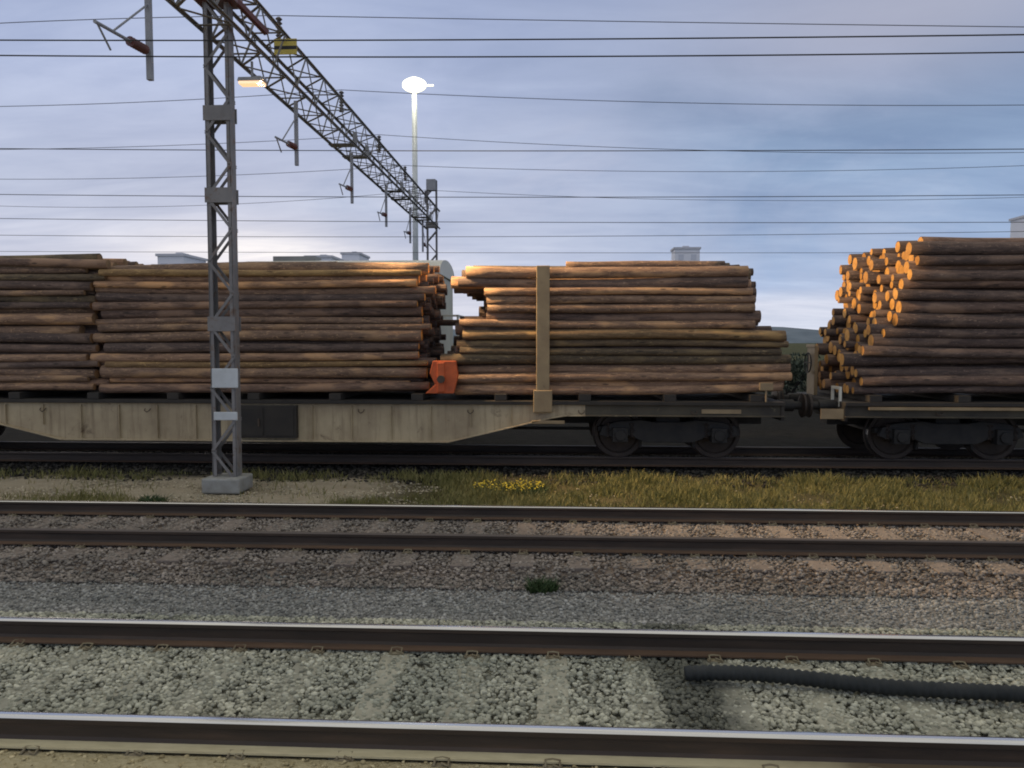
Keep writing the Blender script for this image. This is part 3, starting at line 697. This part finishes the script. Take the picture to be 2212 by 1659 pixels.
# drop posts with registration arms, one per wired track
TR = [9.36, 15.33, 19.85, 24.15, 28.4, 33.0]
CW = {9.36: None, 15.33: 322, 19.85: 421, 24.15: 475, 28.4: 509, 33.0: 544}
for T in TR:
    yd = T+.95 if T != 33.0 else T-.8; s_ = -1 if yd > T else 1; yl = yd-GN
    zc = 5.95 if T != 9.36 else 5.75; z_end = lp(0, 0, zc)[2]
    mb = MB(); mb.box(-.035, .035, yl-.035, yl+.035, z_end-.05, zb_-.02); mb.bar((0, yl, z_end+.75), (0, yl+.0, z_end+.7), .05)
    dp = mb.build('drop_post', M['galv'], gan)
    MB().tube([(0, yl, z_end+.32), (0, yl+s_*1.25, z_end+.22)], .022, 8).tube([(0, yl+s_*1.2, z_end+.22), (0, yl+s_*.93, z_end+.005)], .014, 6).bar((0, yl, z_end+.95), (0, yl+s_*.85, z_end+.27), .02).build('registration_arm', M['galv'], dp)
    q = [(0, yl+s_*(.12+.03*i), z_end+.32-.1*(.12+.03*i)/1.25) for i in range(13)]
    MB().tube(q, [.028 if i % 2 else .065 for i in range(13)], 12).build('insulator', M['redbrown'], dp)
    # insulator on top of the beam that carries the sagging feeder
    q = [(0, T-GN, zt_+.02+.04*i) for i in range(14)]
    MB().tube(q, [.03 if i % 2 else .07 for i in range(14)], 12).build('insulator', M['insulator'], gan)

# ------------------------------------------------------------------ wires
def wire(pts, r, label, group):
    o = MB().tube(pts, r, 6).build('overhead_wire', M['wire'], smooth=True); return tag(o, label, 'wire', group)
def through(samples, Y, dy=0):
    """curve through measured heights of one wire hanging in the plane of its track"""
    W = [at(px, py, Y) for px, py in samples]; X = np.array([p.x for p in W]); Z = np.array([p.z for p in W])
    c = np.polyfit(X, Z, 2 if len(X) > 2 else 1); xs_ = np.linspace(-42, 42, 85)
    return [(x, Y, float(np.polyval(c, x))) for x in xs_]
gC = 'contact wires over the tracks'; gS = 'sagging feeder wires carried on the gantry'
wire(through([(0, 87), (600, 86), (1106, 87), (1700, 80), (2212, 75)], 9.36), .0085, 'upper of the two thick dark wires high in the sky', gC)
wire(through([(0, 120), (600, 122), (1106, 124), (1700, 118), (2212, 113)], 9.36), .0085, 'lower of the two thick dark wires high in the sky', gC)
wire(through([(0, 321), (1106, 326), (2212, 322)], 15.33), .0085, 'dark level wire crossing just below the middle of the sky', gC)
wire(through([(0, 420), (1106, 426), (2212, 421)], 19.85), .0095, 'level wire crossing the mast at the lower batten plate', gC)
wire(through([(0, 472), (1106, 480), (2212, 480)], 24.15), .010, 'level wire third from the top of the loads', gC)
wire(through([(0, 508), (1106, 511), (2212, 500)], 28.4), .010, 'thin level wire second from the top of the loads', gC)
wire(through([(0, 543), (1106, 546), (1800, 546)], 33.0), .010, 'thin level wire lowest of all, skimming the loads', gC)
def sagging(T, samples_l, samples_r, r, label):
    zs = ZT+.57; pts = []
    def fit(smp):
        W = [at(px, py, T) for px, py in smp]; A = np.array([[p.x-GX, (p.x-GX)**2] for p in W]); b2 = np.array([p.z-zs for p in W])
        return np.linalg.lstsq(A, b2, rcond=None)[0]
    cl, cr = fit(samples_l), fit(samples_r)
    for x in np.linspace(-30, 0, 40): pts.append((GX+x, T, zs+cl[0]*x+cl[1]*x*x))
    for x in np.linspace(.6, 34, 50): pts.append((GX+x, T, zs+cr[0]*x+cr[1]*x*x))
    wire(pts, r, label, gS)
sagging(15.33, [(0, 50), (200, 42)], [(1106, 42), (1700, 52), (2212, 58)], .0075, 'faint sagging wire at the very top of the sky')
sagging(19.85, [(0, 230), (400, 216)], [(1106, 212), (1500, 222), (2212, 227)], .008, 'faint sagging wire above the middle of the sky')
sagging(24.15, [(0, 323), (400, 313)], [(1106, 312), (1600, 324), (2212, 330)], .008, 'faint sagging wire almost touching the dark level wire')
sagging(28.4, [(0, 387), (600, 374)], [(1106, 368), (1500, 369), (2212, 358)], .009, 'faint sagging wire rising to the right, below mid sky')
sagging(33.0, [(0, 445), (600, 436)], [(1106, 426), (1700, 430), (2212, 427)], .009, 'faint sagging wire nearly merged with the batten level wire')

# ------------------------------------------------------------------ lamps
p = at(895, 184, 62)
lm = empty('floodlight_mast', (p.x, 62, -.25), label='tall slim mast with a glaring white floodlight head', cat='lamp')
h = p.z+.25
MB().tube([(0, 0, 0), (0, 0, h-.6)], [.26, .20], 12).build('pole', M['white'], lm, smooth=True)
MB().box(-.5, 1.55, -.08, .08, h-.1, h+.02).build('crossbar', M['lamp_white'], lm, bevel=.03)
fh = MB().tube([(0, -.02, h-.62+.09*i) for i in range(15)], [.2, .45, .7, .88, 1.0, 1.07, 1.1, 1.1, 1.1, 1.07, 1.0, .88, .7, .45, .15], 24).build('lamp_head', M['lamp_white'], lm, smooth=True)
for v_ in fh.data.vertices: v_.co.y *= .6; v_.co.x *= .88
pl = bpy.data.lights.new('floodlight_light', 'POINT'); pl.energy = 420; pl.color = (1, .93, .68); pl.shadow_soft_size = .6
plo = bpy.data.objects.new('floodlight_light', pl); COL.objects.link(plo); plo.location = (0, -1.0, h-.1); plo.parent = lm

YL = 13.9
p = at(545, 180, YL)
hl = empty('gantry_lamp', (p.x, YL, p.z), label='small warm orange lamp hanging below the near end of the gantry beam', cat='lamp')
MB().bar((GX-p.x+.0, 0, ZB-p.z-.045), (GX-p.x+.0, 0, .10), .035).bar((GX-p.x, 0, .11), (.16, 0, .11), .035).build('bracket', M['galv'], hl)
MB().prism_x([(-.11, .02), (.11, .02), (.06, .10), (-.06, .10)], [-.24, .24]).build('housing', M['galv'], hl, bevel=.01)
MB().box(-.22, .22, -.10, .10, -.035, .018).build('lamp_glass', M['lamp_warm'], hl, bevel=.012)
sl = bpy.data.lights.new('gantry_lamp_light', 'SPOT'); sl.energy = 6000; sl.color = (1, .66, .34); sl.spot_size = math.radians(84); sl.spot_blend = .8; sl.shadow_soft_size = .25
slo = bpy.data.objects.new('gantry_lamp_light', sl); COL.objects.link(slo); slo.parent = hl; slo.location = (.1, -.05, -.10)
slo.rotation_euler = (Vector((6.6, 13.2, 1.6))-Vector((p.x, YL, p.z))).to_track_quat('-Z', 'Y').to_euler()

# ------------------------------------------------------------------ behind the loads
xl, xr = at(512, 600, 18.45).x, at(946, 600, 18.45).x; L = xr-xl
bx = empty('covered_wagon', ((xl+xr)/2, 19.85, 0), label='pale cream covered wagon half hidden behind the log loads', cat='freight wagon')
MB().box(-L/2, L/2, -1.38, 1.38, 1.0, 3.80).build('body', M['cream'], bx, bevel=.03)
n = 13; pr = [(-1.42, 3.802), (1.42, 3.802)]+[(1.42*math.cos(PI*i/n), 3.84+.40*math.sin(PI*i/n)) for i in range(n+1)]
MB().prism_x(pr, [-L/2-.05, L/2+.05]).build('roof', M['cream_pale'], bx)
for k in range(7): x = -L/2+.4+k*(L-.8)/6; MB().box(x-.04, x+.04, -1.44, -1.383, 1.05, 3.68).build('rib', M['cream'], bx)
d_ = MB().box(-.95, .95, -1.47, -1.445, 1.15, 3.6).build('door', M['cream_pale'], bx, bevel=.01); MB().box(.6, .75, -1.50, -1.472, 2.1, 2.3).build('handle', M['bogie'], d_)
MB().box(-L/2-.3, L/2+.6, -1.3, 1.3, .78, .998).build('underframe', M['bogie'], bx)
MB().bar((L/2+.45, -1.2, 1.0), (L/2+.45, -1.2, 2.82), .05).bar((L/2+.45, 1.2, 1.0), (L/2+.45, 1.2, 2.82), .05).bar((L/2+.45, -1.2, 2.8), (L/2+.45, 1.2, 2.8), .05).bar((L/2, -1.2, 2.8), (L/2+.45, -1.2, 2.8), .05).build('platform_rail', M['cream_pale'], bx)
for x in (-L/2+1, -L/2+2.6, L/2-2.6, L/2-1): MB().tube([(x, -.8, .46), (x, -.66, .46)], .46, 28).tube([(x, .66, .46), (x, .8, .46)], .46, 28).tube([(x, -.66, .46), (x, .66, .46)], .07, 10).build('wheelset', M['wheel'], bx)
MB().cbox(-L/2+1.1, -.2, 4.28, 1.1, .5, .12).build('roof_hatch', M['roofgrey'], bx)

def block(px0, px1, py, Y, dep, label, rows):
    a, c = at(px0, py, Y), at(px1, py, Y); w = c.x-a.x; hgt = a.z+.25
    r_ = empty('apartment_building', ((a.x+c.x)/2, Y+dep/2, -.25), label=label, cat='building')
    MB().box(-w/2, w/2, -dep/2, dep/2, 0, hgt-.5).build('wall', M['block'], r_)
    MB().box(-w/2-.3, w/2+.3, -dep/2-.3, dep/2+.3, hgt-.498, hgt).cbox(0, 0, hgt+.3, w*.25, dep*.3, .6).build('roof', M['blockroof'], r_)
    nc = max(2, int(w/4))
    for rr_ in range(rows):
        for q in range(nc):
            x = -w/2+w*(q+.5)/nc; z = hgt-2.6-rr_*3
            if z < 1.5: continue
            MB().box(x-.7, x+.7, -dep/2-.06, -dep/2-.003, z-.8, z+.7).build('window', M['glass'], r_)
block(340, 396, 548, 150, 10, 'distant pale grey block above the leftmost logs', 2)
block(660, 716, 552, 170, 10, 'distant low grey block above the cream wagon roof', 2)
block(738, 776, 545, 190, 10, 'distant narrow grey block left of the far gantry mast', 2)
block(1458, 1512, 534, 210, 6, 'distant lavender grey block above the middle load', 2)
block(2232, 2330, 460, 170, 8, 'tall lavender tower at the right edge', 5)

# hills far behind and a few bushes at the yard edge
for (px0, px1, pyt, Y, seed) in ((-900, 3300, 708, 700, 1),):
    mb = MB(); n = 90; prof = []
    for i in range(n+1):
        px = px0+(px1-px0)*i/n; q = at(px, 720, Y)
        zt = (735-pyt)/FOC*Y*(1+.25*math.sin(i*.35+seed)+.15*math.sin(i*.9))+EYE
        prof.append((q.x, zt))
    v = []
    for x, zt in prof: v += [(x, Y, -.4), (x, Y+60, zt*.75), (x, Y+160, zt), (x, Y+600, -.4)]
    fc = [(4*i+k, 4*(i+1)+k, 4*(i+1)+k+1, 4*i+k+1) for i in range(n) for k in range(3)]
    o = np_mesh('hills', np.array(v), np.array(fc), M['hill'], smooth=True); tag(o, kind='structure')
def bush(px, Y, w, hgt, label):
    p_ = at(px, 735, Y); root = empty('bush', (p_.x, Y, -.27), label=label, cat='bush')
    mb = MB()
    for k in range(9):
        a = random.uniform(0, 2*PI); r_ = random.uniform(.2, .45)*w
        mb.tube([(0, 0, 0), (r_*.4*math.cos(a), r_*.4*math.sin(a), hgt*.4), (r_*math.cos(a), r_*math.sin(a), hgt*.85)], [.05, .03, .01], 5)
    mb.build('stem', M['chassis_dark'], root)
    n = 2600; cl = rng.normal(0, 1, (22, 3))*np.array([w*.24, w*.2, hgt*.17])+np.array([0, 0, hgt*.55])
    c_ = cl[rng.integers(0, 22, n)]+rng.normal(0, 1, (n, 3))*.13*w*.6
    c_[:, 2] = np.clip(c_[:, 2], .05, hgt)
    o_ = blades('foliage', c_[:, 0], c_[:, 1], c_[:, 2], rng.uniform(.06, .14, n), rng.uniform(.05, .09, n), M['bush'], 1.5); o_.parent = root
bush(1700, 30, 3.2, 1.9, 'low dark bush seen in the gap between the two right loads')

# ------------------------------------------------------------------ sky and light
SUN_EL, SUN_AZ = math.radians(6), math.radians(-22)     # low behind the loads, to the left
W = bpy.data.worlds.new('World'); S.world = W; W.use_nodes = True; nt = W.node_tree
bg = nt.nodes['Background']; gen = nt.nodes.new('ShaderNodeTexCoord').outputs['Generated']
sky = nt.nodes.new('ShaderNodeTexSky'); sky.sky_type = 'NISHITA'; sky.sun_disc = False; sky.sun_elevation = SUN_EL; sky.sun_rotation = SUN_AZ; sky.air_density = 1.2; sky.dust_density = 2
s = sep(nt, gen)
zc = math_n(nt, 'MAXIMUM', s[2], 0.)
den = math_n(nt, 'ADD', zc, .16)
cb = nt.nodes.new('ShaderNodeCombineXYZ'); nt.links.new(math_n(nt, 'DIVIDE', s[0], den), cb.inputs[0]); nt.links.new(math_n(nt, 'DIVIDE', s[1], den), cb.inputs[1])
pv = cb.outputs[0]
c1 = noise(nt, mapping(nt, pv, (.55, 1.1, 1), (3.1, 1.7, 0)), 1.25, 7, .55, .35)
c2 = noise(nt, mapping(nt, pv, (.9, 2.4, 1), (7.3, 4.2, 0)), 1.7, 6, .6, .5)
K = 10.
c3 = noise(nt, mapping(nt, gen, (1, 1, 1.7), (2.3, .4, 1.1)), 4.2, 8, .62, .4)
def k10(c): return tuple(q*K for q in c)
left = ramp(nt, zc, [(0, k10((.68, .715, .83))), (.085, k10((.56, .60, .745))), (.17, k10((.49, .55, .72))), (.30, k10((.42, .49, .70))), (.44, k10((.33, .40, .60))), (.62, k10((.60, .585, .54))), (1, k10((.72, .69, .61)))])  # unseen top stops brightened and warmed, replacing window and yard light on the ground
right = ramp(nt, zc, [(0, k10((.70, .75, .88))), (.045, k10((.72, .755, .88))), (.064, k10((.42, .53, .75))), (.13, k10((.32, .43, .64))), (.24, k10((.235, .335, .52))), (.36, k10((.32, .39, .56))), (.44, k10((.36, .41, .56))), (.62, k10((.60, .585, .54))), (1, k10((.72, .69, .61)))])
az = math_n(nt, 'DIVIDE', s[0], math_n(nt, 'MAXIMUM', math_n(nt, 'ABSOLUTE', s[1]), .25))
azf = math_n(nt, 'ADD', math_n(nt, 'MULTIPLY', az, 1.35), math_n(nt, 'ADD', math_n(nt, 'MULTIPLY', math_n(nt, 'SUBTRACT', c3, .5), 1.8), .34), True)
col = mixc(nt, azf, left, right)
col = mixc(nt, 1., col, ramp(nt, c1, [(.32, (.87, .89, .92)), (.5, (1., 1., 1.)), (.66, (1.14, 1.125, 1.09))]), 'MULTIPLY')
col = mixc(nt, 1., col, ramp(nt, c2, [(.34, (.90, .915, .94)), (.66, (1.10, 1.085, 1.06))]), 'MULTIPLY')
# bright break in the cloud just above the loads, where the sun went down
sd = Vector((at(545, 541, 100)-Vector((0, 0, EYE)))).normalized()
dx = math_n(nt, 'MULTIPLY', math_n(nt, 'SUBTRACT', s[0], sd.x), 9.); dz = math_n(nt, 'MULTIPLY', math_n(nt, 'SUBTRACT', s[2], sd.z), 42.)
gl = math_n(nt, 'EXPONENT', math_n(nt, 'MULTIPLY', math_n(nt, 'ADD', math_n(nt, 'MULTIPLY', dx, dx), math_n(nt, 'MULTIPLY', dz, dz)), -1.))
gl = math_n(nt, 'MULTIPLY', gl, math_n(nt, 'GREATER_THAN', s[1], 0))
col = mixc(nt, math_n(nt, 'MULTIPLY', gl, math_n(nt, 'MULTIPLY', c2, 1.6), True), col, k10((1., .98, 1.)))
# faint rosy veil high at the right
rd = Vector((at(1950, 30, 100)-Vector((0, 0, EYE)))).normalized()
dx = math_n(nt, 'MULTIPLY', math_n(nt, 'SUBTRACT', s[0], rd.x), 4.5); dz = math_n(nt, 'MULTIPLY', math_n(nt, 'SUBTRACT', s[2], rd.z), 14.)
rl = math_n(nt, 'EXPONENT', math_n(nt, 'MULTIPLY', math_n(nt, 'ADD', math_n(nt, 'MULTIPLY', dx, dx), math_n(nt, 'MULTIPLY', dz, dz)), -1.))
col = mixc(nt, math_n(nt, 'MULTIPLY', rl, .7, True), col, k10((.44, .45, .56)))
pd = Vector((at(1190, 420, 100)-Vector((0, 0, EYE)))).normalized()
dx = math_n(nt, 'MULTIPLY', math_n(nt, 'SUBTRACT', s[0], pd.x), 8.); dz = math_n(nt, 'MULTIPLY', math_n(nt, 'SUBTRACT', s[2], pd.z), 11.)
pl_ = math_n(nt, 'EXPONENT', math_n(nt, 'MULTIPLY', math_n(nt, 'ADD', math_n(nt, 'MULTIPLY', dx, dx), math_n(nt, 'MULTIPLY', dz, dz)), -1.))
pl_ = math_n(nt, 'MULTIPLY', pl_, math_n(nt, 'MULTIPLY', math_n(nt, 'SUBTRACT', c3, .42), 5., True), True)
col = mixc(nt, math_n(nt, 'MULTIPLY', pl_, .75), col, k10((.62, .64, .79)))
col = mixc(nt, .985, sky.outputs[0], col)
nt.links.new(col, bg.inputs['Color']); bg.inputs['Strength'].default_value = .1
sun = bpy.data.lights.new('sun', 'SUN'); sun.energy = .5; sun.angle = math.radians(25); sun.color = (1, .86, .72)
so = bpy.data.objects.new('sun', sun); COL.objects.link(so)
sdir = Vector((math.sin(SUN_AZ)*math.cos(SUN_EL), math.cos(SUN_AZ)*math.cos(SUN_EL), math.sin(SUN_EL)))
so.rotation_euler = sdir.to_track_quat('Z', 'Y').to_euler(); so.location = (0, 0, 40)

S.view_settings.view_transform = 'Standard'; S.view_settings.look = 'None'; S.view_settings.exposure = 0; S.view_settings.gamma = 1
S.render.engine = 'CYCLES'
S.cycles.use_denoising = True
S.cycles.max_bounces = 6; S.cycles.filter_width = 1.9
